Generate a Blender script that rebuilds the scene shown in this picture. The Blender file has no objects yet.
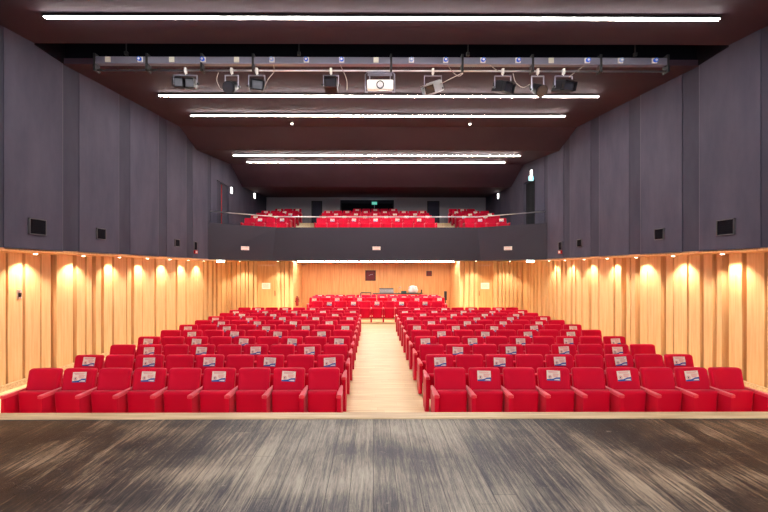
import bpy, bmesh, math, random
from mathutils import Vector, Matrix
R = math.radians
sc = bpy.context.scene
C = sc.collection

# ------------------------------------------------------------------ camera
FPX = 420.0
CZ = 2.37
cam_d = bpy.data.cameras.new('camera'); cam = bpy.data.objects.new('camera', cam_d); C.objects.link(cam)
cam_d.sensor_fit = 'HORIZONTAL'; cam_d.sensor_width = 36.0; cam_d.lens = FPX/768*36
cam_d.shift_x = 8.8/768; cam_d.shift_y = 12.0/768; cam_d.clip_start = .05
cam.location = (0, 0, CZ); cam.rotation_euler = (R(90), 0, R(-.3))
sc.camera = cam
# ------------------------------------------------------------------ world, lights, exposure
w = bpy.data.worlds.new('world'); sc.world = w; w.use_nodes = True
w.node_tree.nodes['Background'].inputs[0].default_value = (.95, .93, 1, 1)
w.node_tree.nodes['Background'].inputs[1].default_value = .75
def area(name, loc, rot, sx, sy, power, col=(1, 1, 1)):
    l = bpy.data.lights.new(name, 'AREA'); l.shape = 'RECTANGLE'; l.size = sx; l.size_y = sy; l.energy = power; l.color = col
    o = bpy.data.objects.new(name, l); C.objects.link(o); o.location = loc; o.rotation_euler = [R(a) for a in rot]
    return o
area('stage_work_light', (.2, -1.5, 6.6), (58, 0, 0), 9, 1.2, 330, (1, .95, .9))  # unseen fill lamp added above and behind the camera for the hall
SPOT_W = 50; STRIP_E = 46; LED_E = 80
sc.view_settings.view_transform = 'Standard'; sc.view_settings.look = 'None'
sc.view_settings.gamma = 1; sc.view_settings.use_curve_mapping = False
sc.view_settings.exposure = 1.25
sc.cycles.max_bounces = 6; sc.cycles.diffuse_bounces = 4; sc.cycles.sample_clamp_indirect = 4

# ------------------------------------------------------------------ materials
def M(name, col, rough=.6, metal=0, spec=.4, emit=None, estr=0, sheen=0):
    m = bpy.data.materials.new(name); m.use_nodes = True
    b = m.node_tree.nodes['Principled BSDF']
    b.inputs['Base Color'].default_value = (*col, 1); b.inputs['Roughness'].default_value = rough
    b.inputs['Metallic'].default_value = metal; b.inputs['Specular IOR Level'].default_value = spec
    if emit: b.inputs['Emission Color'].default_value = (*emit, 1); b.inputs['Emission Strength'].default_value = estr
    if sheen: b.inputs['Sheen Weight'].default_value = sheen; b.inputs['Sheen Roughness'].default_value = .4
    return m
class NT:
    def __init__(s, m): s.t = m.node_tree; s.b = s.t.nodes['Principled BSDF']
    def n(s, typ, **k):
        nd = s.t.nodes.new(typ)
        for a, v in k.items():
            if a.startswith('i_'):
                key = a[2:]; key = int(key) if key.isdigit() else key.replace('_', ' ')
                nd.inputs[key].default_value = v
            else: setattr(nd, a, v)
        return nd
    def l(s, a, b): s.t.links.new(a, b)
    def co(s, scale, rot=(0, 0, 0)):
        tc = s.n('ShaderNodeTexCoord'); mp = s.n('ShaderNodeMapping'); s.l(tc.outputs['Object'], mp.inputs[0])
        mp.inputs['Scale'].default_value = scale; mp.inputs['Rotation'].default_value = rot
        return mp.outputs[0]
    def noise(s, scale, sc_=1, det=4, rough=.55):
        nn = s.n('ShaderNodeTexNoise'); s.l(s.co(scale), nn.inputs['Vector'])
        nn.inputs['Scale'].default_value = sc_; nn.inputs['Detail'].default_value = det; nn.inputs['Roughness'].default_value = rough
        return nn.outputs['Fac']
    def ramp(s, src, stops):
        r = s.n('ShaderNodeValToRGB'); s.l(src, r.inputs[0])
        e = r.color_ramp.elements
        e[0].position, e[0].color = stops[0][0], (*stops[0][1], 1); e[1].position, e[1].color = stops[-1][0], (*stops[-1][1], 1)
        for p, c in stops[1:-1]:
            q = e.new(p); q.color = (*c, 1)
        return r.outputs[0]
    def math(s, op, a, b=None):
        nd = s.n('ShaderNodeMath', operation=op)
        for i, v in enumerate((a, b)):
            if v is None: continue
            if isinstance(v, (int, float)): nd.inputs[i].default_value = v
            else: s.l(v, nd.inputs[i])
        return nd.outputs[0]
    def mix(s, f, a, b, mode='MIX'):
        nd = s.n('ShaderNodeMix', data_type='RGBA', blend_type=mode)
        for i, v in ((0, f), (6, a), (7, b)):
            if isinstance(v, (int, float)): nd.inputs[i].default_value = v
            elif isinstance(v, tuple): nd.inputs[i].default_value = (*v, 1)
            else: s.l(v, nd.inputs[i])
        return nd.outputs[2]
    def col(s, c): s.l(c, s.b.inputs['Base Color'])
    def bump(s, h, st=.3, d=.01):
        b = s.n('ShaderNodeBump'); b.inputs['Strength'].default_value = st; b.inputs['Distance'].default_value = d
        s.l(h, b.inputs['Height']); s.l(b.outputs[0], s.b.inputs['Normal'])

def plank(s, axis, width, length):
    """returns per-plank random value and seam mask (1 on seam)"""
    tc = s.n('ShaderNodeTexCoord'); sp = s.n('ShaderNodeSeparateXYZ'); s.l(tc.outputs['Object'], sp.inputs[0])
    a, b = (sp.outputs[0], sp.outputs[1]) if axis == 'y' else (sp.outputs[1], sp.outputs[0])
    u = s.math('DIVIDE', a, width); iu = s.math('FLOOR', u); fu = s.math('FRACT', u)
    wn = s.n('ShaderNodeTexWhiteNoise', noise_dimensions='1D'); s.l(iu, wn.inputs['W'])
    v = s.math('ADD', s.math('DIVIDE', b, length), s.math('MULTIPLY', wn.outputs[0], 7.3)); iv = s.math('FLOOR', v); fv = s.math('FRACT', v)
    wn2 = s.n('ShaderNodeTexWhiteNoise', noise_dimensions='2D'); cb = s.n('ShaderNodeCombineXYZ'); s.l(iu, cb.inputs[0]); s.l(iv, cb.inputs[1]); s.l(cb.outputs[0], wn2.inputs['Vector'])
    e1 = s.math('LESS_THAN', fu, .035 * .16 / width); e2 = s.math('LESS_THAN', fv, .004 / length)
    return wn2.outputs[0], s.math('MAXIMUM', e1, e2)

red = M('red velvet', (.7, .0, .034), .6, sheen=.15, spec=.15)
s = NT(red); s.bump(s.noise((300, 300, 300), 1, 2), .12, .002)
red_arm = M('red armrest upholstery', (.85, .045, .085), .4, spec=.45, sheen=.55)
black = M('black metal', (.012, .012, .014), .45); 
steel = M('brushed steel', (.75, .75, .78), .3, 1)
grey_m = M('grey painted metal', (.26, .26, .34), .35, .6)
white_p = M('white plastic', (.85, .83, .8), .4)
cream = M('cream paper', (.93, .84, .74), .7); blue = M('blue print', (.02, .1, .45), .6); pale_blue = M('pale blue print', (.25, .45, .8), .6)
ink = M('dark ink', (.07, .04, .08), .7); pink_ink = M('faded red print', (.75, .28, .25), .7)
blue_p = M('blue socket plastic', (.03, .16, .85), .3); glass_lens = M('lamp glass', (.03, .03, .04), .08, spec=.9)
sock_w = M('cream socket plastic', (.8, .77, .65), .4)
red_p = M('red painted steel', (.5, .01, .015), .35); darkred = M('dark red lacquer', (.12, .012, .015), .3)

lw = M('pale wood wall veneer', (.8, .5, .25), .5, spec=.3); s = NT(lw)
g = s.noise((7, 7, .35), 3, 5, .6); g2 = s.noise((60, 60, .8), 1, 3)
s.col(s.mix(s.math('MULTIPLY', g2, .35), s.ramp(g, [(.25, (.62, .36, .16)), (.5, (.78, .5, .25)), (.75, (.86, .6, .33))]), (.58, .33, .14)))
dw = M('orange wood panel', (.7, .36, .15), .5, spec=.3); s = NT(dw)
g = s.noise((14, 14, .5), 2, 5); s.col(s.ramp(g, [(.25, (.55, .26, .1)), (.55, (.72, .39, .17)), (.8, (.8, .47, .22))]))
fl = M('pale oak floor boards', (.8, .6, .38), .38, spec=.4); s = NT(fl)
rv, seam = plank(s, 'x', .14, 1.3); g = s.noise((1.2, 22, 1), 1, 4)
c = s.mix(.6, s.ramp(rv, [(0, (.78, .58, .29)), (.5, (.88, .7, .39)), (1, (.95, .81, .5))]), s.ramp(g, [(.3, (.66, .43, .19)), (.7, (.98, .85, .55))]))
s.col(s.mix(s.math('MULTIPLY', seam, .45), c, (.4, .24, .12)))
nos = M('pale wood nosing', (.72, .52, .3), .45)
s = NT(nos); s.col(s.ramp(s.noise((.8, 12, 12), 2, 4), [(.3, (.5, .34, .18)), (.7, (.8, .6, .36))]))

st = M('worn black stained stage boards', (.1, .09, .08), .42, spec=.22); s = NT(st)
rv, seam = plank(s, 'y', .155, 2.7)
streak = s.noise((38, 1.6, 1), 1, 12, .78); fine = s.noise((170, 8, 1), 1, 8, .85)
big = s.noise((.75, 1.25, 1), 1, 3, .5)
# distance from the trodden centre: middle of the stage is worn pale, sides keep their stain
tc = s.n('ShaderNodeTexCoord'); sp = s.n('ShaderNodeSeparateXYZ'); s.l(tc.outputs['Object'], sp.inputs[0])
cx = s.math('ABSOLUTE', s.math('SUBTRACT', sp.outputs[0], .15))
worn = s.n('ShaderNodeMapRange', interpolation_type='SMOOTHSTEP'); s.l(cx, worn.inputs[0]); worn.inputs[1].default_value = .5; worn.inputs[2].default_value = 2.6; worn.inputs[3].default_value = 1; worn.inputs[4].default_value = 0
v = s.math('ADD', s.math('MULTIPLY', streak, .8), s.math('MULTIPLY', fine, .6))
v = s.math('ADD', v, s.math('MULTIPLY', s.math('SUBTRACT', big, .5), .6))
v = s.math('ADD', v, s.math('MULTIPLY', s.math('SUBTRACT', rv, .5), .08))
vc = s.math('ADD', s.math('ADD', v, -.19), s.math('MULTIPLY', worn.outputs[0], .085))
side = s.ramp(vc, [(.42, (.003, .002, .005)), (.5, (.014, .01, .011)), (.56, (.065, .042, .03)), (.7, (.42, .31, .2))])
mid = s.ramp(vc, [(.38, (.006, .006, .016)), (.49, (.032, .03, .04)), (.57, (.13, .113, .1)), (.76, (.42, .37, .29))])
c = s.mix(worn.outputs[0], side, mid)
# scratches
mu = s.n('ShaderNodeTexNoise'); s.l(s.co((1.2, 3.2, 1), (0, 0, .7)), mu.inputs['Vector']); mu.inputs['Scale'].default_value = 4; mu.inputs['Detail'].default_value = 2; mu.inputs['Distortion'].default_value = 1.5
scr = s.math('LESS_THAN', s.math('ABSOLUTE', s.math('SUBTRACT', mu.outputs['Fac'], .62)), .0022)
c = s.mix(s.math('MULTIPLY', scr, .5), c, (.5, .44, .36))
s.col(s.mix(s.math('MULTIPLY', seam, .8), c, (.008, .006, .008)))
s.l(s.ramp(streak, [(.3, (.25, .25, .25)), (.7, (.5, .5, .5))]), s.b.inputs['Roughness'])
s.bump(s.math('SUBTRACT', fine, s.math('MULTIPLY', seam, 1.5)), .35, .004)

def wallmat(name, a, b):
    m = M(name, a, .8, spec=.2); s = NT(m)
    g = s.noise((1.0, 1.0, .35), 1.6, 5, .6); g2 = s.noise((60, 60, 2), 1, 3)
    s.col(s.mix(s.math('MULTIPLY', g2, .25), s.ramp(g, [(.3, a), (.7, b)]), a)); return m
wg = wallmat('charcoal wall panel', (.058, .059, .092), (.094, .094, .134))
wd = wallmat('darker charcoal wall strip', (.042, .043, .068), (.062, .063, .093))
wedge = M('pale panel edge', (.12, .12, .155), .6)
ceil_m = M('aubergine ceiling paint', (.075, .045, .052), .75, spec=.15)
s = NT(ceil_m); s.col(s.ramp(s.noise((.6, .6, .6), 1, 3), [(.3, (.045, .028, .042)), (.7, (.058, .036, .052))]))
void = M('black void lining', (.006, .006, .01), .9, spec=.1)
par = M('charcoal parapet panel', (.035, .034, .05), .6, spec=.3)
bw = M('dark balcony wall', (.32, .3, .34), .6)
curt = M('black curtain cloth', (.006, .007, .01), .9)
lit = M('strip lamp diffuser', (1, 1, 1), .5, emit=(1, .92, .87), estr=STRIP_E)
led = M('led strip', (1, 1, 1), .5, emit=(1, .84, .7), estr=LED_E)
green = M('lit emergency lamp', (1, 1, 1), .5, emit=(.72, 1, .92), estr=9)
teal = M('lit teal exit sign', (.2, .7, .7), .5, emit=(.3, .9, 1), estr=1.1)
dimgreen = M('exit sign green', (.05, .3, .22), .5, emit=(.1, .5, .38), estr=.6)
warm = M('lit wall lamp', (1, 1, 1), .5, emit=(1, .93, .85), estr=5)
spot_m = M('downlight lens', (1, 1, 1), .5, emit=(1, .82, .6), estr=12)
glass = bpy.data.materials.new('balustrade glass'); glass.use_nodes = True
nt = glass.node_tree; nt.nodes.clear()
o_ = nt.nodes.new('ShaderNodeOutputMaterial'); mx = nt.nodes.new('ShaderNodeMixShader'); tr = nt.nodes.new('ShaderNodeBsdfTransparent'); gl = nt.nodes.new('ShaderNodeBsdfGlossy'); fr = nt.nodes.new('ShaderNodeFresnel')
gl.inputs['Roughness'].default_value = .03; fr.inputs[0].default_value = 1.5
nt.links.new(fr.outputs[0], mx.inputs[0]); nt.links.new(tr.outputs[0], mx.inputs[1]); nt.links.new(gl.outputs[0], mx.inputs[2]); nt.links.new(mx.outputs[0], o_.inputs[0])

# ------------------------------------------------------------------ mesh helpers
class MB:
    def __init__(s): s.bm = bmesh.new()
    def _mi(s, fs, mi, smooth=False):
        for f in fs: f.material_index = mi; f.smooth = smooth
    def box(s, x0, x1, y0, y1, z0, z1, mi=0, bevel=0, mat=None):
        r = bmesh.ops.create_cube(s.bm, size=1)['verts']
        for v in r: v.co = Vector(((x0+x1)/2 + v.co.x*(x1-x0), (y0+y1)/2 + v.co.y*(y1-y0), (z0+z1)/2 + v.co.z*(z1-z0)))
        fs = list({f for v in r for f in v.link_faces})
        if bevel:
            es = list({e for v in r for e in v.link_edges})
            q = bmesh.ops.bevel(s.bm, geom=es, offset=bevel, segments=2, affect='EDGES', profile=.5)
            fs = list(set(q['faces']) | {f for f in fs if f.is_valid}); r = list({v for f in fs for v in f.verts})
        s._mi(fs, mi)
        if mat is not None:
            for v in r: v.co = mat @ v.co
        return s
    def tube(s, pts, rad, mi=0, n=8, cap=True):
        pts = [Vector(p) for p in pts]; rings = []
        for i, p in enumerate(pts):
            d = (pts[min(i+1, len(pts)-1)] - pts[max(i-1, 0)]).normalized()
            up = Vector((0, 0, 1)) if abs(d.z) < .9 else Vector((1, 0, 0))
            a = d.cross(up).normalized(); b = d.cross(a)
            r = rad[i] if isinstance(rad, (list, tuple)) else rad
            rings.append([s.bm.verts.new(p + a*math.cos(t)*r + b*math.sin(t)*r) for t in [2*math.pi*k/n for k in range(n)]])
        for q, w_ in zip(rings, rings[1:]):
            for k in range(n):
                f = s.bm.faces.new((q[k], q[(k+1) % n], w_[(k+1) % n], w_[k])); f.material_index = mi; f.smooth = True
        if cap:
            for q in (rings[0], rings[-1]):
                f = s.bm.faces.new(q); f.material_index = mi
        return s
    def prism(s, poly, axis, a, b, mi=0):
        """extrude polygon of 2D points along axis from a to b ('x': points are (y,z); 'z': (x,y); 'y': (x,z))"""
        def P(p, t): return {'x': (t, p[0], p[1]), 'y': (p[0], t, p[1]), 'z': (p[0], p[1], t)}[axis]
        A = [s.bm.verts.new(P(p, a)) for p in poly]; B = [s.bm.verts.new(P(p, b)) for p in poly]
        n = len(poly); fs = [s.bm.faces.new(A), s.bm.faces.new(B)]
        for k in range(n): fs.append(s.bm.faces.new((A[k], A[(k+1) % n], B[(k+1) % n], B[k])))
        s._mi(fs, mi); return s
    def mesh(s, name, mats):
        bmesh.ops.recalc_face_normals(s.bm, faces=s.bm.faces)
        me = bpy.data.meshes.new(name); s.bm.to_mesh(me); s.bm.free()
        for m in (mats if isinstance(mats, (list, tuple)) else [mats]): me.materials.append(m)
        return me
    def build(s, name, mats, parent=None, loc=(0, 0, 0), rz=0):
        o = bpy.data.objects.new(name, s.mesh(name, mats)); C.objects.link(o); o.location = loc; o.rotation_euler.z = rz
        if parent: o.parent = parent
        return o
def tag(o, label, cat, group=None, kind=None):
    if label: o['label'] = label
    if cat: o['category'] = cat
    if group: o['group'] = group
    if kind: o['kind'] = kind
    return o
def empty(name, loc, label, cat, group=None, rz=0):
    o = bpy.data.objects.new(name, None); C.objects.link(o); o.location = loc; o.rotation_euler.z = rz; o.empty_display_size = .2
    return tag(o, label, cat, group)
def link(name, me, parent=None, loc=(0, 0, 0), rz=0):
    o = bpy.data.objects.new(name, me); C.objects.link(o); o.location = loc; o.rotation_euler.z = rz
    if parent: o.parent = parent
    return o
def struct(o): o['kind'] = 'structure'; return o
def px(x, D): return (x - 373)*D/FPX
def pz(y, D): return CZ + (268 - y)*D/FPX

# ------------------------------------------------------------------ setting
CX = .19
XL, XR = -7.1, 7.4           # wood walls
UL, UR = -6.34, 6.72         # upper walls
LEDGE = CZ + .30
b = MB(); b.box(-8.2, 8.5, 4.2, 24, -.1, 0); struct(b.build('floor', fl))
b = MB(); b.box(-8.2, 8.5, -2, 4.09, .7, .9); struct(b.build('stage_floor', st))
b = MB(); b.box(-8.2, 8.5, 4.085, 4.25, .82, .912, bevel=.008); struct(b.build('trim_1', nos))
b = MB(); b.box(-8.2, 8.5, 4.1, 4.2, 0, .82); struct(b.build('trim_2', dw))
# rear platform
b = MB(); b.box(-3.45, 3.85, 17.75, 23.4, 0, .07); b.box(-3.45, 3.85, 18.7, 23.4, .07, .16); struct(b.build('trim_3', fl))

def wood_wall(name, panels, x, sgn, y0, y1, seed):
    rnd = random.Random(seed); prof = []
    y = y0
    def groove(a, b_):
        g_ = b_ - a; d = min(.38, .1 + g_*2)
        if g_ < .05: return [(a, 0), (a, d*.8), (b_, d*.8), (b_, 0)]
        return [(a, 0), (a + g_*.05, d), (b_ - g_*.05, d), (b_, 0)]
    ps = sorted(panels); out = []
    while ps and y < ps[0][0] - .12:
        wd_ = rnd.uniform(.2, .5); e = min(y + wd_, ps[0][0] - .06); out.append((y, e)); y = e + rnd.uniform(.06, .2)
    out += ps; y = (ps[-1][1] if ps else y0) + .08
    while y < y1 - .1:
        wd_ = rnd.uniform(.14, .42); e = min(y + wd_, y1); out.append((y, e)); y = e + rnd.choice((.03, .1, .16, .22))
    pts = []
    out = [p for p in out if p[1] > p[0]]
    for i, (a, e) in enumerate(out):
        pts += [(a, 0), (e, 0)]
        if i + 1 < len(out): pts += groove(e, out[i+1][0])[1:-1]
    poly = [(x + sgn*d, y_) for y_, d in pts]
    poly = poly + [(x + sgn*.5, poly[-1][1]), (x + sgn*.5, poly[0][1])]
    b = MB(); b.prism(poly, 'z', 0, LEDGE + .04); struct(b.build(name, lw))
def D_l(p): return 420*7.1/(373 - p)
def D_r(p): return 420*7.4/(p - 373)
Lp = [(10, 24), (27, 41.5), (43, 52), (58, 74), (78, 86), (88, 93), (97, 102), (105, 113), (115, 127), (128, 132), (135, 143), (143.5, 155), (157, 166), (167, 176), (178, 186)]
Rp = [(748.5, 766), (730.5, 743.5), (718, 723), (705, 713.5), (690, 701), (675, 688), (667, 674), (649, 662), (641, 648.5), (632, 636), (627, 631), (616, 622), (600, 614), (592, 599), (583, 589)]
wood_wall('wall_left', [(D_l(a), D_l(c_)) for a, c_ in Lp], XL, -1, 4.2, 20.75, 3)
wood_wall('wall_right', [(D_r(c_), D_r(a)) for a, c_ in Rp], XR, 1, 4.2, 20.75, 4)
b = MB(); b.box(XL - .02, XL + .03, 4.3, 20.6, 0, .12); struct(b.build('baseboard_left', nos))
b = MB(); b.box(XR - .03, XR + .02, 4.3, 20.6, 0, .12); struct(b.build('baseboard_right', nos))
# soffit + ledge trims
for nm, xo, xw, s_ in (('trim_4', UL, XL, -1), ('trim_5', UR, XR, 1)):
    b = MB(); b.box(min(xo, xw + s_*.5), max(xo, xw + s_*.5), 1.5, 20.7, LEDGE, LEDGE + .05); struct(b.build(nm, dw))
# upper walls with recessed darker strips
strips_d = [(5.2, 5.6), (6.75, 7.25), (8.62, 9.1), (10.52, 11.0), (12.45, 12.95), (14.3, 14.8), (16.1, 16.45)]
def upper_wall(name, x, s_, y0, y1, door=None):
    b = MB(); zt = CZ + 5.2
    def slab(a, c_, z0, z1, dx, mi): b.box(min(x + s_*dx, x + s_*.3), max(x + s_*dx, x + s_*.3), a, c_, z0, z1, mi)
    y = y0
    segs = []
    for a, c_ in strips_d: segs += [(y, a, 0), (a, c_, 1)]; y = c_
    segs.append((y, door[0] if door else y1, 0))
    if door: segs += [(door[1], y1, 0)]
    for a, c_, k in segs:
        slab(a, c_, LEDGE + .03, zt, .012 if k else 0, 1 if k else 0)
        if k: 
            slab(a - .01, a, LEDGE + .03, zt, -.002, 2)
    if door: slab(door[0], door[1], door[2], zt, 0, 0)
    struct(b.build(name, [wg, wd, wedge]))
upper_wall('wall_upper_left', UL, -1, 1.5, 25, (17.1, 18.5, 5.95)); upper_wall('wall_upper_right', UR, 1, 1.5, 25, (17.4, 18.75, 6.15))
# the doorways: black curtain right, brown door left
b = MB(); b.box(UR + .3, UR + 1.2, 16.9, 19.2, 3.6, 3.9, 0); b.box(UR + 1.2, UR + 1.3, 16.9, 19.2, 3.9, 6.6, 0); b.box(UR + .3, UR + 1.2, 19.1, 19.2, 3.9, 6.6); struct(b.build('wall_doorway', void))
b = MB(); pts = []
for k in range(57):
    y = 17.42 + k*.0236; pts.append((UR + .12 + .035*math.sin(k*.95), y))
b.prism(pts + [(p[0] + .02, p[1]) for p in reversed(pts)], 'z', 3.9, 6.1)
tag(b.build('curtain', curt), 'black curtain filling the right-hand balcony doorway', 'curtain')
b = MB(); b.box(UL - .12, UL - .06, 17.1, 18.5, 3.7, 5.95); dr = struct(b.build('door_1', wd))
b = MB(); b.tube([(UL + .02, 17.55, 3.9), (UL + .02, 17.55, 5.85)], .018); b.build('door_handle', red_p, dr)  # thin red bar modelled in place of a reflection, not a real handle
# back wall of balcony
b = MB(); zb = CZ + 5.2
b.box(-6.7, px(340, 25), 25, 25.2, 2.6, zb); b.box(px(394, 25), 7.1, 25, 25.2, 2.6, zb); b.box(px(340, 25), px(394, 25), 25, 25.2, 6.45, zb)
struct(b.build('wall_back', bw))
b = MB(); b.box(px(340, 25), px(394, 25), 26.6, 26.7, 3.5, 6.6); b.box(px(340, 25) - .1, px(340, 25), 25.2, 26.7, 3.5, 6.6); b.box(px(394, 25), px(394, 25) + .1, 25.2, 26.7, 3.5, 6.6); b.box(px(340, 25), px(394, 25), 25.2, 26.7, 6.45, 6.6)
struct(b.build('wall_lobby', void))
for i, (a, c_) in enumerate(((312.5, 321.5), (428, 438.5))):
    b = MB(); b.box(px(a, 25), px(c_, 25), 24.955, 24.995, 4.6, 6.3); d = struct(b.build('door_%d' % (i + 2), wd))
    b = MB(); b.box(px(a, 25) - .05, px(a, 25), 24.93, 24.998, 4.6, 6.35); b.box(px(c_, 25), px(c_, 25) + .05, 24.93, 24.998, 4.6, 6.35); b.box(px(a, 25), px(c_, 25), 24.93, 24.998, 6.3, 6.35); b.build('door_frame', black, d)
# wall under balcony
YB = 20.7
def fins(b, x0, x1, y, seed, z1=LEDGE + .04):
    rnd = random.Random(seed); pts = []; x = x0
    while x < x1 - .02:
        e = min(x + rnd.uniform(.08, .2), x1); pts += [(x, y), (e, y)]; x = e
        if x < x1 - .1:
            g_ = rnd.uniform(.05, .09); pts += [(x + g_*.3, y + .09), (x + g_, y + .09)]; x += g_
    b.prism(pts + [(pts[-1][0], y + .3), (pts[0][0], y + .3)], 'z', 0, z1)
xa = [px(v, YB) for v in (229, 257, 276.5, 293)]; xb = [px(v, YB) for v in (460, 478, 493.5, 525)]
b = MB(); fins(b, xa[0], xa[1], YB, 1); fins(b, xa[2], xa[3], YB, 2); struct(b.build('wall_rear_left', lw))
b = MB(); fins(b, xb[0], xb[1], YB, 5); fins(b, xb[2], xb[3], YB, 6); struct(b.build('wall_rear_right', lw))
for i, (a, c_) in enumerate(((xa[1], xa[2]), (xb[1], xb[2]))):
    b = MB(); b.box(a, c_, YB + .06, YB + .1, 0, 2.5); b.box(a, c_, YB + .04, YB + .1, 2.503, LEDGE + .04); d = struct(b.build('door_%d' % (i + 4), dw))
    b = MB(); b.tube([((a + .08) if i else (c_ - .08), YB + .02, 1.0), ((a + .08) if i else (c_ - .08), YB + .02, 1.25)], .012); b.build('door_handle', black, d)
YR = 23.3
b = MB(); b.box(xa[3] - .1, xb[0] + .1, YR, YR + .2, 0, LEDGE + .1); b.box(xa[3] - .1, xa[3] - .001, YB + .3, YR, 0, LEDGE + .1); b.box(xb[0] + .001, xb[0] + .1, YB + .3, YR, 0, LEDGE + .1)
struct(b.build('wall_rear', dw))
# balcony slab with cranked front, stepped tiers
SOF = CZ + .34
front = [(-6.34, 16.2), (-4.2, 18.0), (4.55, 18.0), (6.72, 16.2)]
front = [(-6.3, 16.3), (-4.18, 18.08), (4.53, 18.08), (6.7, 16.3)]
b = MB(); b.prism(front + [(6.7, 17.0), (8.0, 17.0), (8.0, 25), (-7.6, 25), (-7.6, 17.0), (-6.34, 17.0)], 'z', SOF, SOF + .2); struct(b.build('balcony_slab', par))
b = MB()
top = [(-6.34, 16.2), (-4.16, 18.0), (4.48, 18.0), (6.72, 16.2)]; bot = [(-6.34, 16.2), (-4.31, 18.0), (4.62, 18.0), (6.72, 16.2)]
V = lambda p, z, dy: b.bm.verts.new((p[0], p[1] + dy, z))
zt_ = CZ + 1.74
fo = [[V(p, SOF - .01, 0) for p in bot], [V(p, zt_, 0) for p in top], [V(p, zt_, .14) for p in top], [V(p, SOF - .01, .14) for p in bot]]
for k in range(3):
    for j in range(4): b.bm.faces.new((fo[j][k], fo[j][k+1], fo[(j+1) % 4][k+1], fo[(j+1) % 4][k]))
b.bm.faces.new([fo[j][0] for j in range(4)]); b.bm.faces.new([fo[j][3] for j in range(4)])
struct(b.build('balcony_parapet', par))
b = MB(); ZB = 3.87
b.prism([(-6.3, 16.5), (-4.1, 18.16), (4.45, 18.16), (6.7, 16.5), (6.7, 20.35), (-6.3, 20.35)], 'z', SOF + .2, ZB)
for k in range(1, 6): b.box(-6.3, 6.7, 19.35 + k, 25 if k == 5 else 20.35 + k, SOF + .2, ZB + .25*min(k, 4))
struct(b.build('balcony_floor', fl))
# ceilings
def cp(name, y0, z0, y1, z1, t=.12, x0=-7, x1=7.4, m=ceil_m):
    b = MB(); b.prism([(y0, z0), (y1, z1), (y1, z1 + t), (y0, z0 + t)], 'x', x0, x1); return struct(b.build(name, m))
h = lambda v: CZ + v
cp('ceiling', -1, h(3.3), 7.9, h(4.21))
cp('ceiling_rear', 8.62, h(4.17), 13.8, h(4.64))
cp('ceiling_drop', 13.8, h(4.64), 15.15, h(4.24))
cp('ceiling_balcony', 15.15, h(4.24), 18.7, h(4.62))
cp('ceiling_balcony_drop', 18.7, h(4.62), 20.4, h(3.94))
cp('ceiling_back', 20.4, h(3.94), 25.0, h(4.2))
b = MB(); b.box(-7, 7.4, 7.2, 9.4, h(4.95), h(5.05)); b.box(-7, 7.4, 7.7, 7.8, h(4.3), h(4.95)); b.box(-7, 7.4, 8.7, 8.8, h(4.32), h(4.95)); b.box(-7, UL + .02, 7.9, 8.66, h(4.18), h(4.98)); b.box(UR - .02, 7.4, 7.9, 8.66, h(4.18), h(4.98)); struct(b.build('ceiling_slot', void))

# ------------------------------------------------------------------ ceiling strips
for i, (y, hh, xl, xr, txt) in enumerate(((6.8, 4.05, -5.29, 5.62, 'nearest the stage'), (10.45, 4.28, -5.3, 5.62, 'behind the lighting bar'), (12.25, 4.44, -5.3, 5.60, 'third from the stage'), (15.95, 4.27, -5.3, 5.58, 'fourth from the stage'), (17.7, 4.46, -5.3, 5.56, 'nearest the balcony seats'))):
    e = empty('strip_light', ((xl + xr)/2, y, h(hh)), 'long warm white ceiling strip light, ' + txt, 'strip light', 'ceiling strip lights')
    L = (xr - xl)/2
    b = MB(); b.box(-L - .02, L + .02, -.036, .036, -.002, .03); b.build('housing', black, e)
    b = MB(); b.box(-L, L, -.027, .027, -.016, 0, bevel=.003); b.build('diffuser', lit, e)
# rear under-balcony led
e = empty('led_strip', (.15, 21.5, SOF), 'thin white strip light under the balcony along the rear wall', 'strip light')
b = MB(); b.box(-4.0, 4.0, -.03, .03, -.03, -.002); b.build('diffuser', led, e)
b = MB(); b.box(-4.02, 4.02, .031, .05, -.035, -.002); b.build('housing', black, e)

# ------------------------------------------------------------------ downlights
def ring_mesh():
    b = MB(); b.tube([(0, 0, 0), (0, 0, -.02)], .05, 0, 14); return b.mesh('trim_ring', steel)
def lens_mesh():
    b = MB(); b.tube([(0, 0, -.021), (0, 0, -.024)], .036, 0, 14); return b.mesh('lens', spot_m)
rm, lm = ring_mesh(), lens_mesh()
ords = ['first', 'second', 'third', 'fourth', 'fifth', 'sixth', 'seventh', 'eighth', 'ninth', 'tenth', 'eleventh', 'twelfth', 'thirteenth', 'fourteenth', 'fifteenth', 'sixteenth']
def downlight(x, y, z, tx, power, label, grp, ty=None, ang=112):
    e = empty('downlight', (x, y, z), label, 'downlight', grp)
    link('trim_ring', rm, e); link('lens', lm, e)
    l = bpy.data.lights.new('downlight_lamp', 'SPOT'); l.energy = power; l.color = (1, .83, .62); l.spot_size = R(ang); l.spot_blend = .55; l.shadow_soft_size = .04
    o = bpy.data.objects.new('downlight_lamp', l); C.objects.link(o); o.parent = e; o.location = (0, 0, -.04)
    d = Vector((tx, ty if ty is not None else 0, -1)).normalized()
    o.rotation_euler = d.to_track_quat('-Z', 'Y').to_euler()
for k in range(10):
    y = 4.3 + 1.4*k
    where = '%s along from the stage' % ords[k]
    for sx, x in (('left', XL + .3), ('right', XR - .3)):
        downlight(x, y, LEDGE, -.18 if sx == 'left' else .18, SPOT_W, 'small round soffit downlight above the %s wood wall, %s' % (sx, where), 'soffit downlights')
for x, t in ((-6.3, 'left corner'), (-4.5, 'left door'), (4.9, 'right door'), (6.5, 'right corner')):
    downlight(x, 19.9, SOF, 0, SPOT_W*1.6, 'small round downlight under the balcony near the %s' % t, 'downlights under the balcony', .25, 95)
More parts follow.
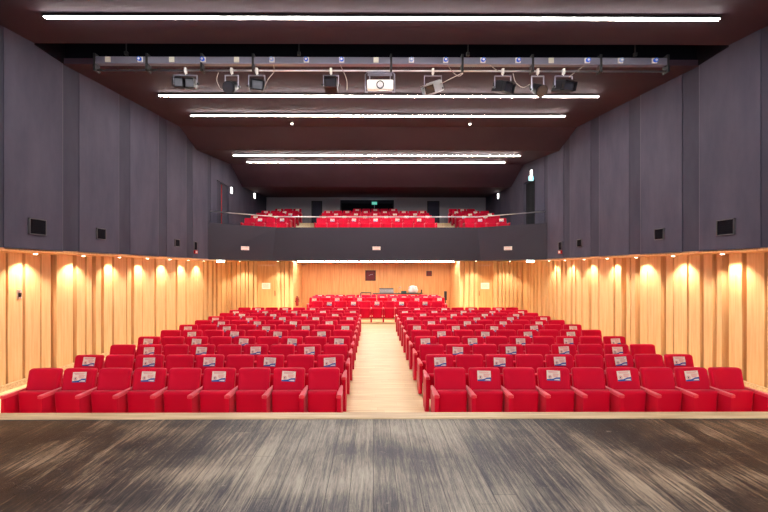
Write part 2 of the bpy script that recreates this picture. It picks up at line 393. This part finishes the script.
for x, t in ((-3.2, 'left'), (0.2, 'middle'), (3.5, 'right')):
    downlight(x, 19.2, SOF, 0, SPOT_W*5.5, 'small round downlight over the rear seats, %s of three' % t, 'downlights over the rear seats', .1, 120)  # three unseen lamps added to brighten the rear seats and wall

# ------------------------------------------------------------------ theatre seats
def cushion(w_bot, w_top, z0, z1, th, rtop, rbot, ybot, ytop, bend, inset=.0, n=6):
    """padded upholstered block: rounded outline, bevelled rim, bent concave"""
    out = []
    def arc(cx_, cz_, r, a0, a1):
        for k in range(n + 1):
            a = a0 + (a1 - a0)*k/n; out.append((cx_ + r*math.cos(a), cz_ + r*math.sin(a)))
    hb, ht = w_bot/2, w_top/2
    arc(ht - rtop, z1 - rtop, rtop, 0, math.pi/2); 
    for k in range(1, 6): t = k/6; out.append(((ht - rtop)*(1 - 2*t), z1))
    arc(-ht + rtop, z1 - rtop, rtop, math.pi/2, math.pi)
    arc(-hb + rbot, z0 + rbot, rbot, math.pi, math.pi*1.5)
    for k in range(1, 6): t = k/6; out.append((-(hb - rbot)*(1 - 2*t), z0))
    arc(hb - rbot, z0 + rbot, rbot, math.pi*1.5, math.pi*2)
    b = MB(); zc = (z0 + z1)/2
    rings = [(.0, -th/2 + inset), (.45, -th/2 + inset), (.8, -th/2 + inset*.6), (.93, -th/2), (.985, -th*.36), (1, -th*.1), (1, th*.2), (.98, th*.42), (.92, th/2), (.5, th/2), (0, th/2)]
    rows = []
    for sc_, dy in rings:
        rr = []
        pts = out if sc_ > 0 else [(0, zc)]
        for x, z in pts:
            X = x*sc_; Z = zc + (z - zc)*sc_
            t = (Z - z0)/(z1 - z0)
            rr.append(b.bm.verts.new((X, ybot + (ytop - ybot)*t + dy - bend*(X/.25)**2, Z)))
        rows.append(rr)
    m = len(out)
    for q, r_ in zip(rows, rows[1:]):
        for k in range(m):
            k2 = (k + 1) % m
            if len(q) == 1: f = b.bm.faces.new((q[0], r_[k], r_[k2]))
            elif len(r_) == 1: f = b.bm.faces.new((q[k], q[k2], r_[0]))
            else: f = b.bm.faces.new((q[k], q[k2], r_[k2], r_[k]))
            f.smooth = True
    return b
back_me = cushion(.46, .464, .28, .88, .085, .034, .03, -.14, -.01, .026, .018).mesh('backrest', red)
cush_me = cushion(.42, .424, .17, .602, .13, .014, .05, -.2, -.235, .0, -.002).mesh('seat_cushion', red)
b = MB(); b.prism([(-.036, -.475), (-.028, -.49), (.028, -.49), (.036, -.475), (.035, -.25), (.02, -.2), (.018, .02), (-.018, .02), (-.02, -.2), (-.035, -.25)], 'z', .57, .612)
bmesh.ops.bevel(b.bm, geom=[e_ for e_ in b.bm.edges if abs(e_.verts[0].co.z - .612) < .001 and abs(e_.verts[1].co.z - .612) < .001], offset=.008, segments=2, affect='EDGES')
arm_me = b.mesh('armrest', red_arm)
b = MB()
pf = [(.02, .57), (.0, .05), (-.03, .0), (-.32, .0), (-.40, .03), (-.45, .12), (-.475, .3), (-.48, .57)]
b.prism([p_ for p_ in pf if p_[0] > -.2][:3] + [(-.24, 0), (-.24, .57)], 'x', -.019, .019); b.prism([(-.24, .57), (-.24, 0)] + [p_ for p_ in pf if p_[0] < -.2], 'x', -.029, .029)
bmesh.ops.bevel(b.bm, geom=[e_ for e_ in b.bm.edges if max(v_.co.y for v_ in e_.verts) < -.39], offset=.008, segments=2, affect='EDGES'); panel_me = b.mesh('side_panel', red)
b = MB(); b.box(-.23, .23, -.1, -.06, .14, .2); b.tube([(-.23, -.15, .33), (.23, -.15, .33)], .014); bracket_me = b.mesh('support_bracket', black)
# printed notice taped on the backrest, lies in the reclined plane of the cushion
def notice():
    b = MB()
    b.box(-.1, .1, -.001, .001, -.074, .074, 0)
    def quad(pts, mi, y=-.0016):
        f = b.bm.faces.new([b.bm.verts.new((x, y, z)) for x, z in pts]); f.material_index = mi
    quad([(-.1, -.074), (.1, -.074), (.1, -.02), (.04, -.024), (-.01, -.046), (-.1, -.056)], 1)
    quad([(.0, -.062), (.09, -.066), (.09, -.044), (.04, -.046)], 2, -.0022)
    for r0, mi, y in ((.026, 4, -.002), (.019, 0, -.0024)):
        quad([(-.055 + r0*math.cos(t), -.022 + r0*math.sin(t)) for t in [k*math.pi/8 for k in range(16)]], mi, y)
    quad([(-.062, -.034), (-.05, -.034), (-.046, -.012), (-.056, -.008), (-.064, -.014)], 3, -.0028)
    for z, a, c_ in ((.056, -.08, .075), (.042, -.07, .06), (.024, -.01, .085), (.012, -.01, .07), (-.002, -.01, .08), (-.014, 0, .06)):
        quad([(a, z - .0028), (c_, z - .0028), (c_, z + .0028), (a, z + .0028)], 4 if z > .03 else 5, -.002)
    return b.mesh('notice', [cream, blue, cream, ink, pink_ink, pink_ink])
notice_me = notice()
rs = random.Random(11)
def seat(loc, label, group, has_notice, panels=(1,), name='theatre_seat'):
    e = empty(name, loc, label, 'theatre seat', group)
    bk = link('backrest', back_me, e); link('seat_cushion', cush_me, e); link('support_bracket', bracket_me, e)
    for s_ in panels:
        link('side_panel', panel_me, e, (.2573*s_, 0, 0)); link('armrest', arm_me, e, (.2573*s_, 0, 0))
    if has_notice:
        n_ = link('notice', notice_me, e, (rs.uniform(-.015, .015), -.0875, .77 + rs.uniform(-.008, .008)))
        n_.rotation_euler = (-math.atan2(.13, .6), rs.uniform(-.06, .06), 0)
    return e
PITCH = .5145; ROW0 = 6.29; DR = .961
nn = ['first', 'second', 'third', 'fourth', 'fifth', 'sixth', 'seventh', 'eighth', 'ninth', 'tenth', 'eleventh', 'twelfth']
for r in range(11):
    for side in (-1, 1):
        for k in range(9):                      # k = 0 on the aisle
            x = (-.472 - .256 - PITCH*k) if side < 0 else (.885 + .256 + PITCH*k)
            far = 8 - k
            q = (far + r) % 2 == 1 if side < 0 else (k + r) % 2 == 1
            pn = (-1, 1) if (side < 0 and k == 8) or (side > 0 and k == 0) else (1,)
            lab = 'red %s, %s block, %s row from stage, %s from centre aisle' % ('seat with white notice' if q else 'seat without notice', 'left' if side < 0 else 'right', nn[r], nn[k])
            seat((x, ROW0 + DR*r, 0), lab, 'stalls seats, %s block' % ('left' if side < 0 else 'right'), q, pn)
for r in range(4):
    n_ = 11 if r == 0 else 12
    for k in range(n_):
        x = .18 + (k - (n_ - 1)/2)*PITCH
        q = (k % 2 == 1) if r == 0 else (k + r) % 2 == (1 if k < 6 else 0)
        if r == 2 and k in (4, 5): continue
        lab = 'red %s, rear platform block, %s row, %s from its left end' % ('seat with white notice' if q else 'seat without notice', nn[r], nn[k - 2 if r == 2 and k > 5 else k])
        seat((x, 18.1 + .97*r, .07 if r == 0 else .16), lab, 'rear platform seats', q, (-1, 1) if k == 0 or (r == 2 and k == 6) else (1,))
for r in range(5):
    y = 20 + r; z = ZB + .25*r
    ks = range(11) if r < 4 else range(3, 8)
    for k in ks:
        x = .13 + (k - 5)*PITCH; q = (k + r) % 2 == 1
        seat((x, y, z), 'red %s, balcony centre block, %s row, %s from its left end' % ('seat with white notice' if q else 'seat without notice', nn[r], nn[k] if r < 4 else nn[k-3]), 'balcony centre seats', q, (-1, 1) if k == ks[0] else (1,))
    nk = 4
    for k in range(nk):
        for side in (-1, 1):
            x = (-4.05 - .26 - PITCH*k) if side < 0 else (4.3 + .26 + PITCH*k)
            if r and k == 3 and r > 3: continue
            q = (k + r) % 2 == 0 if side < 0 else (k + r) % 2 == 1
            lab = 'red %s, balcony %s block, %s row, %s from the inner aisle' % ('seat with white notice' if q else 'seat without notice', 'left' if side < 0 else 'right', nn[r], nn[k])
            last = (k == 3 or (r > 3 and k == 2))
            seat((x, y, z), lab, 'balcony side seats', q, (-1, 1) if (side < 0 and last) or (side > 0 and k == 0) else (1,))

# ------------------------------------------------------------------ lighting bar
YT = 8.2
xl, xr = px(97, YT), px(668, YT)
e = empty('lighting_bar', ((xl + xr)/2, YT, h(3.85)), 'long lighting bar with socket raceway hung below the dark ceiling slot', 'lighting bar')
L = (xr - xl)/2; ox = (xl + xr)/2
b = MB(); b.box(-L, L, -.06, .06, .105, .24, bevel=.01); b.build('raceway', grey_m, e)
b = MB(); b.tube([(-L, 0, 0), (L, 0, 0)], .017, n=10); b.build('pipe', steel, e)
for p in (97.5, 149, 203, 254, 391, 462, 532, 600, 667):
    b = MB(); x = px(p, YT) - ox; b.box(x - .02, x + .02, -.075, .075, -.04, .3); b.build('bracket', black, e)
for p in (127, 299, 468, 636):
    b = MB(); x = px(p, YT) - ox; b.tube([(x, 0, .26), (x, 0, 1.08)], .012); b.box(x - .03, x + .03, -.03, .03, .3, .36); b.build('hanger_rod', black, e)
for p, c_ in ((111, 'w'), (143, 'b'), (174, 'w'), (205, 'b'), (238, 'w'), (273, 'p'), (307, 'b'), (342, 'b'), (376, 'w'), (411, 'p'), (445, 'b'), (482, 'b'), (517, 'b'), (550, 'w'), (586, 'b'), (619, 'p'), (653, 'b')):
    x = px(p, YT) - ox; b = MB()
    b.box(x - .05, x + .05, -.085, -.0605, .125, .225, 0, .006)
    if c_ != 'w': b.tube([(x, -.086, .175), (x, -.13, .165)], .04, 1, 12); b.tube([(x, -.131, .165), (x, -.136, .165)], .022, 0, 10)
    b.build('socket', [sock_w if c_ == 'w' else white_p, blue_p if c_ == 'b' else M('pale blue plastic', (.35, .5, .85), .3)], e)

def cable(name, pts, rad, m, label, par=None):
    P = [Vector(p) for p in pts]; out = []
    for i in range(len(P) - 1):
        p0, p1, p2, p3 = P[max(i-1, 0)], P[i], P[i+1], P[min(i+2, len(P)-1)]
        for k in range(6):
            t = k/6; out.append(.5*((2*p1) + (p2 - p0)*t + (2*p0 - 5*p1 + 4*p2 - p3)*t*t + (3*p1 - p0 - 3*p2 + p3)*t**3))
    out.append(P[-1]); b = MB(); b.tube(out, rad, n=6); o = b.build(name, m)
    return tag(o, label, 'cable', 'cables on the lighting bar')
cab = M('pale grey cable', (.45, .4, .38), .5)
for pts, lab in (
    ([(273, 64), (274, 72), (268, 80), (263, 92)], 'thin cable hanging beside the third lantern from left'),
    ([(340, 64), (345, 75), (347, 82), (347, 90)], 'thin cable dropping beside the small box lantern left of the projector'),
    ([(448, 64), (453, 72), (459, 76), (462, 73), (440, 84)], 'thin cable looping down to the silver lantern'),
    ([(218, 72), (217, 80), (220, 88), (223, 90)], 'thin cable hanging left of the round lantern'),
    ([(491, 64), (497, 70), (502, 72)], 'short thin cable from socket above the first lantern right of silver one'),
    ([(514, 72), (516, 82), (523, 87), (530, 84)], 'slack cable loop between the two right-hand box and round lanterns'),
    ([(586, 64), (578, 70), (570, 76)], 'thin cable above the rightmost lantern')):
    cable('cable', [(px(a, YT - .1), YT - (.058 if i_ == 0 else .1), pz(c_, YT - .1)) for i_, (a, c_) in enumerate(pts)], .007, cab, lab)

def lantern(p, kind, rz, tilt, wpx, body, label, ztop=79, zc=86, second=None):
    x = px(p, YT); hw = wpx/2*YT/FPX
    zp = h(3.85); zc_ = pz(zc, YT); cy = zc_ - zp
    nm = 'stage_lantern'
    e = empty(nm, (x, YT, zp), label, 'stage light', 'lanterns on the lighting bar')
    b = MB(); b.box(-.022, .022, -.034, .034, -.06, .045, 0, .006); b.tube([(0, 0, -.055), (0, 0, -.1)], .01); b.build('clamp', white_p, e)
    yk = MB(); t_ = -.1
    for a, c_ in (((-hw - .02), cy), ((hw + .02), cy)):
        yk.box(a - .006, a + .006, -.02, .02, cy - .02, t_)
    yk.box(-hw - .026, hw + .026, -.02, .02, t_ - .006, t_ + .006); yk.build('yoke', grey_m, e)
    Mt = Matrix.Translation((0, 0, cy)) @ Matrix.Rotation(rz, 4, 'Z') @ Matrix.Rotation(-tilt, 4, 'X')
    b = MB(); ln = MB()
    if kind == 'box':
        b.box(-hw, hw, -.12, .16, -.1, .1, 0, .015, Mt)
        for k in range(4): b.box(-hw*.8, hw*.8, -.02 + k*.045, -.005 + k*.045, .1, .115, 0, 0, Mt)
        ln.box(-hw*.72, hw*.72, -.135, -.121, -.075, .075, 0, .005, Mt)
    elif kind == 'flood':
        for q in (-1, 1):
            b.box(q*hw*.5 - hw*.46, q*hw*.5 + hw*.46, -.1, .13, -.1, .1, 0, .03, Mt)
            ln.box(q*hw*.5 - hw*.36, q*hw*.5 + hw*.36, -.115, -.101, -.07, .07, 0, .004, Mt)
    else:
        pts = [Mt @ Vector((0, y, 0)) for y in (.2, .17, .02, -.12, -.17)]
        b.tube(pts, [.05, .085, .1, .115, .12], 0, 16)
        pts = [Mt @ Vector((0, y, 0)) for y in (-.171, -.18)]; ln.tube(pts, .1, 0, 16)
    b.build('housing', body, e); ln.build('lens', glass_lens, e)
    if kind != 'round':
        d = MB(); z_ = .1
        for sgn in (-1, 1):
            d.box(-hw*.9, hw*.9, -.22, -.122, sgn*.1 - .002, sgn*.1 + .002, 0, 0, Mt)
            d.box(sgn*hw*.95 - .002, sgn*hw*.95 + .002, -.2, -.122, -.08, .08, 0, 0, Mt)
        d.build('barn_doors', body, e)
    for sgn in (-1, 1):
        k_ = MB(); k_.tube([(sgn*(hw + .02), 0, cy), (sgn*(hw + .055), 0, cy)], .022, 0, 8); k_.build('knob', black, e)
    return e
dk = M('black lantern paint', (.009, .009, .013), .5, spec=.25)
lantern(186, 'flood', .15, -.25, 21, dk, 'wide black double flood lantern, leftmost on the lighting bar', zc=84)
lantern(232, 'round', -.1, -.5, 11, dk, 'round black lantern second from left on the bar', zc=87)
lantern(257, 'box', .35, -.25, 14, dk, 'black box lantern third from left with pale bracket', zc=86)
lantern(331, 'box', .0, -.1, 13, dk, 'small dark box lantern just left of the white projector', zc=85)
lantern(433, 'box', -.7, -.5, 15, M('silver lantern paint', (.5, .5, .52), .35, .3), 'silver grey box lantern angled right of the white projector', zc=88)
lantern(503, 'box', .5, -.35, 14, dk, 'black box lantern with barn doors, third from the right end', zc=87)
lantern(538, 'round', .2, -.6, 10, dk, 'round black lantern second from right on the bar', zc=89)
lantern(564, 'box', .3, -.3, 15, dk, 'large black box lantern, rightmost on the lighting bar', zc=86)
# projector
x = px(380, YT)
e = empty('projector', (x, YT, h(3.85)), 'white projector in a steel frame hung mid lighting bar', 'projector')
PT = Matrix.Translation((0, 0, -.28)) @ Matrix.Rotation(.32, 4, 'X') @ Matrix.Translation((0, 0, .28))
b = MB(); b.box(-.25, .25, -.2, .08, -.38, -.2, 0, .02, PT); b.build('body', M('white projector case', (.95, .92, .86), .35), e)
b = MB(); b.tube([PT @ Vector((0, -.2, -.29)), PT @ Vector((0, -.23, -.29))], .075, 0, 20); b.build('lens_ring', black, e)
b = MB(); b.tube([PT @ Vector((0, -.231, -.29)), PT @ Vector((0, -.236, -.29))], .055, 0, 20); b.build('lens', M('pale projector glass', (.7, .68, .68), .1, spec=.8), e)
b = MB()
for s_ in (-1, 1): b.tube([(s_*.24, 0, -.02), (s_*.285, 0, -.07), (s_*.285, 0, -.42), (s_*.24, 0, -.42)], .012)
b.tube([(-.24, 0, -.05), (.24, 0, -.05)], .03); b.tube([(-.24, -.02, -.1), (.24, -.02, -.1)], .01)
b.tube([(-.2, 0, -.05), (-.2, 0, -.2)], .01); b.tube([(.2, 0, -.05), (.2, 0, -.2)], .01)
b.build('frame', grey_m, e)

# ------------------------------------------------------------------ wall boxes, signs, lamps
def wall_box(side, y, z, wy, hz, label):
    x = UL if side < 0 else UR; s_ = -side
    e = empty('wall_speaker', (x, y, z), label, 'speaker', 'wall boxes on the upper walls')
    def bx(b, d0, d1, y0, y1, z0, z1): b.box(min(s_*d0, s_*d1), max(s_*d0, s_*d1), y0, y1, z0, z1)
    b = MB()
    for a in ((-wy/2, wy/2, -hz/2, -hz/2 + .015), (-wy/2, wy/2, hz/2 - .015, hz/2), (-wy/2, -wy/2 + .015, -hz/2, hz/2), (wy/2 - .015, wy/2, -hz/2, hz/2)): bx(b, 0, .035, *a)
    b.build('frame', M('grey box frame', (.1, .1, .11), .5), e)
    b = MB(); bx(b, 0, .02, -wy/2 + .016, wy/2 - .016, -hz/2 + .016, hz/2 - .016)
    for k in range(5): bx(b, .02, .026, -wy/2 + .03, wy/2 - .03, -hz/2 + .04 + k*(hz - .08)/5, -hz/2 + .05 + k*(hz - .08)/5)
    b.build('grille', void, e)
for side, nm in ((-1, 'left'), (1, 'right')):
    for y, hh, wy, hz, t in ((7.95, .776, .4, .3, 'nearest the stage'), (9.8, .794, .32, .26, 'second from the stage'), (13.6, .81, .32, .24, 'third from the stage'), (15.0, .79, .26, .3, 'nearest the balcony')):
        wall_box(side, y, h(hh), wy, hz, 'square black box on the %s upper wall, %s' % (nm, t))
    x = UL if side < 0 else UR; s_ = -side
    e = empty('call_point', (x, 15.0, h(.57)), 'small red box under the last black box on %s wall' % nm, 'call point', 'red boxes on the upper walls')
    b = MB(); b.box(min(0, s_*.05), max(0, s_*.05), -.12, .12, -.06, .06, 0, .006); b.build('case', red_p, e)
    b = MB(); b.box(min(s_*.05, s_*.055), max(s_*.05, s_*.055), -.07, .07, -.035, .035); b.build('label_plate', white_p, e)
    for y, z, t in ((22.4, h(3.84), 'over the rear side seats'), (18.75 if side < 0 else 17.7, h(3.46) if side < 0 else h(4.0), 'beside the doorway')):
        e = empty('wall_lamp', (x, y, z), 'small white lit rectangle on %s balcony wall %s' % (nm, t), 'wall lamp', 'lamps on the balcony walls')
        b = MB(); b.box(min(0, s_*.03), max(0, s_*.03), -.1, .1, -.15, .15, 0, .006); b.build('back_plate', grey_m, e)
        b = MB(); b.box(min(s_*.03, s_*.05), max(s_*.03, s_*.05), -.08, .08, -.13, .13, 0, .006); b.build('diffuser', warm, e)
    e = empty('emergency_lamp', (px(221, 16.9) if side < 0 else px(530.5, 16.9), 16.9, SOF), 'bright greenish emergency lamp under the %s end of the balcony' % nm, 'emergency lamp', 'emergency lamps')
    b = MB(); b.box(-.16, .16, -.06, .06, -.04, 0); b.build('housing', white_p, e)
    b = MB(); b.box(-.14, .14, -.05, .05, -.11, -.04, 0, .01); b.build('diffuser', green, e)
# exit signs
e = empty('exit_sign', (UR - .1, 17.55, 6.12), 'glowing teal exit sign over the dark doorway on right', 'exit sign')
b = MB(); b.box(-.1, .1, .01, .04, -.1, .1, 0, .006); b.build('housing', white_p, e)
b = MB(); b.box(-.09, .09, 0, .01, -.09, .09); b.build('face', teal, e)
b = MB(); b.tube([(.08, .025, 0), (.12, .025, 0)], .01); b.build('bracket', white_p, e)
e = empty('exit_sign', (px(374.4, 24.6), 24.6, 6.0), 'small dark green exit sign on a thin post behind centre balcony seats', 'exit sign')
z0 = ZB + 1.0 - 6.0
b = MB(); b.tube([(0, 0, z0), (0, 0, .08)], .012); b.tube([(0, 0, z0), (0, 0, z0 + .02)], .1); b.build('post', grey_m, e)
b = MB(); b.box(-.15, .15, -.03, .0, .08, .24, 0, .006); b.build('housing', dimgreen, e)
b = MB(); b.box(-.11, -.06, -.033, -.031, .11, .21); b.box(-.03, .02, -.033, -.031, .12, .2); b.box(.05, .11, -.033, -.031, .15, .17); b.build('pictogram', white_p, e)
# parapet plaques
def plaque(name, x, y, z, wx, hz, label, cat, grp, rz=0, n=3):
    e = empty(name, (x, y, z), label, cat, grp, rz)
    b = MB(); b.box(-wx/2, wx/2, -.012, 0, -hz/2, hz/2, 0, .003); b.build('plate', cream, e)
    b = MB()
    for k in range(n): b.box(-wx*.38, wx*(.38 - .1*(k % 2)), -.0145, -.0122, hz*(.28 - .56*k/max(n-1, 1)) - .006, hz*(.28 - .56*k/max(n-1, 1)) + .006)
    b.build('lettering', pink_ink, e)
ang = math.atan2(-1.8, 2.14)
def front_y(x):
    if x < -4.24: return 18 - (-4.24 - x)*1.8/2.1
    if x > 4.55: return 18 - (x - 4.55)*1.8/2.17
    return 18
for p, t, rz in ((245.5, 'left angled', math.atan2(1.8, 2.1)), (376.5, 'centre', 0), (508, 'right angled', -math.atan2(1.8, 2.17))):
    D = 18
    for _ in range(20): D = front_y(px(p, D))
    plaque('sign_plate', px(p, D), D - (.03 if rz else .002), pz(248.3, D), .34, .15, 'small white plate on the %s part of the balcony front' % t, 'sign', 'plates on the balcony front', rz, 2)
for p, t, xx in ((266, 'left', 0), (485.5, 'right', 0)):
    plaque('paper_sign', px(p, YB), YB + .059, pz(286, YB), .42, .3, 'white paper sign on the %s rear wooden door' % t, 'sign', 'paper signs on the rear doors', 0, 5)

# balcony balustrade: glass panes and steel handrail following the cranked front
e = empty('balustrade', (.19, 18, zt_), 'glass balustrade with thin bright handrail along the balcony front', 'balustrade')
line = [(-6.3, 16.3), (-4.16, 18.07), (4.48, 18.07), (6.68, 16.3)]
zr = h(2.2)
loc = lambda p, z: (p[0] - .19, p[1] - 18, z - zt_)
b = MB(); b.tube([loc(p, zr) for p in line], .02, n=10); b.build('handrail', steel, e)
for a, c_, n_ in ((line[0], line[1], 2), (line[1], line[2], 6), (line[2], line[3], 2)):
    A, B_ = Vector(a), Vector(c_)
    for k in range(n_):
        p0 = A.lerp(B_, (k + .02)/n_); p1 = A.lerp(B_, (k + .98)/n_); nrm = (B_ - A).normalized(); nrm = Vector((-nrm.y, nrm.x))*.006
        b = MB(); b.prism([loc(v, 0)[:2] for v in (p0 - nrm, p1 - nrm, p1 + nrm, p0 + nrm)], 'z', 0.001, zr - zt_ - .03); b.build('glass_pane', glass, e)

# ------------------------------------------------------------------ rear of the hall
ZP = .16
e = empty('control_desk', (px(397, 22.3), 22.3, ZP), 'dark control desk table behind the rear seats', 'desk')
b = MB(); b.box(-1.3, 1.3, -.35, .35, .83, .87, 0, .005); b.build('desk_top', black, e)
for sx in (-1, 1):
    for sy in (-1, 1): b = MB(); b.box(sx*1.2 - .025, sx*1.2 + .025, sy*.3 - .025, sy*.3 + .025, 0, .83); b.build('leg', black, e)
zt2 = ZP + .87
e = empty('mixing_console', (px(386.5, 22.2), 22.2, zt2), 'silver mixing console with raised dark back on the control desk', 'mixing console')
b = MB(); b.prism([(-.25, 0), (.25, 0), (.25, .24), (.2, .24), (-.25, .06)], 'x', -.37, .37); b.build('body', M('silver console', (.2, .22, .24), .4, .3), e)
b = MB(); b.box(-.38, .38, .2, .27, .2, .27, 0, .01); b.build('meter_bridge', black, e)
for k in range(12): b = MB(); x = -.33 + k*.06; b.box(x - .012, x + .012, -.12, -.09, .125, .145); b.build('fader', white_p, e)
e = empty('covered_equipment', (px(413, 22.2), 22.2, zt2), 'white draped bulky object at right end of the control desk', 'covered equipment')
b = MB(); bmesh.ops.create_icosphere(b.bm, subdivisions=4, radius=1)
rr = random.Random(2)
for v in b.bm.verts:
    d = v.co.copy(); f = max(abs(d.x), abs(d.y), abs(d.z)); d = d.lerp(d/f, .45)
    wob = 1 + .05*math.sin(d.x*7 + d.z*2) + .04*math.sin(d.y*9)
    v.co = Vector((d.x*.24*wob*(1.1 if d.z < 0 else .95), d.y*.2*wob, max(d.z, -.95)*.21 + .2))
for f in b.bm.faces: f.smooth = True
b.build('cloth_cover', M('white cloth', (.6, .62, .64), .8), e)
e = empty('desk_monitor', (px(421.5, 22.2), 22.2, zt2), 'small dark upright device right of the white draped object', 'device')
b = MB(); b.box(-.1, .1, -.05, .05, 0, .03); b.build('base', black, e)
b = MB(); b.box(-.03, .03, -.02, .02, .03, .2); b.build('body', black, e)
e = empty('desk_lamp', (px(399, 22.3), 22.4, zt2), 'thin gooseneck lamp between console and white draped object', 'lamp')
b = MB(); b.tube([(0, 0, 0), (0, 0, .02)], .05, 0, 12); b.build('base', black, e)
b = MB(); b.tube([(0, 0, .02), (.0, 0, .28), (.03, -.03, .33), (.07, -.05, .32)], .012); b.build('neck', grey_m, e)
b = MB(); b.tube([(.06, -.05, .33), (.09, -.06, .29)], [.02, .045]); b.build('lamp_shade', grey_m, e)
e = empty('laptop', (px(404, 22.0), 22.05, zt2), 'small dark green laptop beside the white draped object', 'laptop')
b = MB(); b.box(-.14, .14, -.1, .1, 0, .015); b.build('base', black, e)
b = MB(); b.box(-.14, .14, .1, .112, .01, .13); b.build('screen', M('dark teal plastic', (.02, .09, .09), .3), e)
# black framed chair among rear rows
e = empty('framed_chair', (-.34, 20.0, ZP), 'black framed chair with red back standing among the rear seats', 'chair')
for s_ in (-1, 1):
    b = MB(); b.tube([(s_*.24, 0, .45), (s_*.24, .08, 1.04)], .032); b.build('back_post', black, e)
    for yy in (-.38, .0): b = MB(); b.tube([(s_*.22, yy, 0), (s_*.22, yy, .45)], .016); b.build('leg', black, e)
b = MB(); b.tube([(-.24, .08, 1.03), (.24, .08, 1.03)], .026); b.build('top_rail', black, e)
b = MB(); b.box(-.2, .2, .03, .07, .55, .93, 0, .018); b.build('backrest', red, e)
b = MB(); b.box(-.22, .22, -.4, .02, .45, .52, 0, .025); b.build('seat', red_arm, e)
# black upright speaker at the right end of rear seats
x = px(448.8, 19.3)
e = empty('speaker_column', (x + .02, 20.3, ZP), 'narrow black column speaker beside right end of rear seats', 'speaker')
x_ = px(448.8, 20.3) - (x + .02)
b = MB(); b.box(-.2, .2, -.2, .2, 0, .02); b.box(-.02, .02, -.02, .02, .02, .66); b.build('stand', black, e)
b = MB(); b.box(-.06, .06, -.07, .07, .66, 1.09, 0, .01); b.build('cabinet', black, e)
# hatch and small box on rear wall
e = empty('wall_hatch', (px(370.5, YR), YR, pz(275.5, YR)), 'dark square projection window on the rear wood wall', 'hatch')
b = MB(); b.box(-.29, .29, -.03, 0, -.29, .29, 0, .006); b.build('frame', black, e)
b = MB(); b.box(-.24, .24, -.034, -.031, -.24, .24); b.build('pane', darkred, e)
b = MB(); b.box(-.02, .06, -.04, -.034, .03, .07); b.box(.08, .13, -.04, -.034, .04, .08); b.box(-.1, -.03, -.04, -.034, .0, .03); b.build('equipment', grey_m, e)
e = empty('small_speaker', (px(429, YR), YR, pz(273.5, YR)), 'small black box on rear wall right of the dark window', 'speaker')
b = MB(); b.box(-.15, .15, -.1, -.002, -.14, .14, 0, .01); b.build('case', black, e)
b = MB(); b.box(-.12, .12, -.106, -.101, -.11, .11); b.build('grille', darkred, e)
# extinguisher at left rear
xe = px(296.5, 20.4)
e = empty('fire_extinguisher', (xa[3] + .1, 21.3, .45), 'dark red fire extinguisher hanging beside the left rear wooden pier', 'fire extinguisher')
b = MB(); b.tube([(0, 0, 0), (0, 0, .02), (0, 0, .36), (0, 0, .42), (0, 0, .46)], [.06, .08, .08, .05, .025], 0, 14); b.build('cylinder', M('dark red enamel', (.22, .01, .015), .3), e)
b = MB(); b.box(-.03, .03, -.05, .03, .46, .5); b.tube([(0, -.05, .49), (.1, -.05, .44), (.11, -.04, .2)], .012); b.build('valve_and_hose', black, e)
b = MB(); b.box(-.1, -.07, -.03, .03, .2, .26); b.build('wall_bracket', black, e)
# small cowled spots at corners / tiny ceiling studs
for p, y_, Y in ((292, 121, 13.3), (470, 121.5, 13.3), (316, 163, 18.0), (441.5, 164, 18.0)):
    zc_ = (h(4.17) + (Y - 8.62)*(.47/5.18)) if Y < 14 else (h(4.24) + (Y - 15.15)*(.38/3.55))
    t = 'left' if p < 373 else 'right'
    e = empty('ceiling_stud_light', (px(p, Y), Y, zc_), 'tiny pale round fitting in the %s ceiling panel, %s side' % ('middle' if Y < 14 else 'balcony', t), 'ceiling fitting', 'tiny ceiling fittings')
    b = MB(); b.tube([(0, 0, .02), (0, 0, -.03)], .05, 0, 12); b.build('rim', white_p, e)
    b = MB(); b.tube([(0, 0, -.031), (0, 0, -.05)], .03, 0, 12); b.build('lens', warm, e)
# switch on left wood wall
e = empty('wall_switch', (XL, D_l(20.3), 1.85), 'small black key switch on the left wood wall near the stage', 'switch')
b = MB(); b.box(0, .02, -.05, .05, -.09, .09, 0, .004); b.build('plate', steel, e)
b = MB(); b.box(.02, .035, -.03, .03, -.06, .02, 0, .004); b.build('knob', black, e)
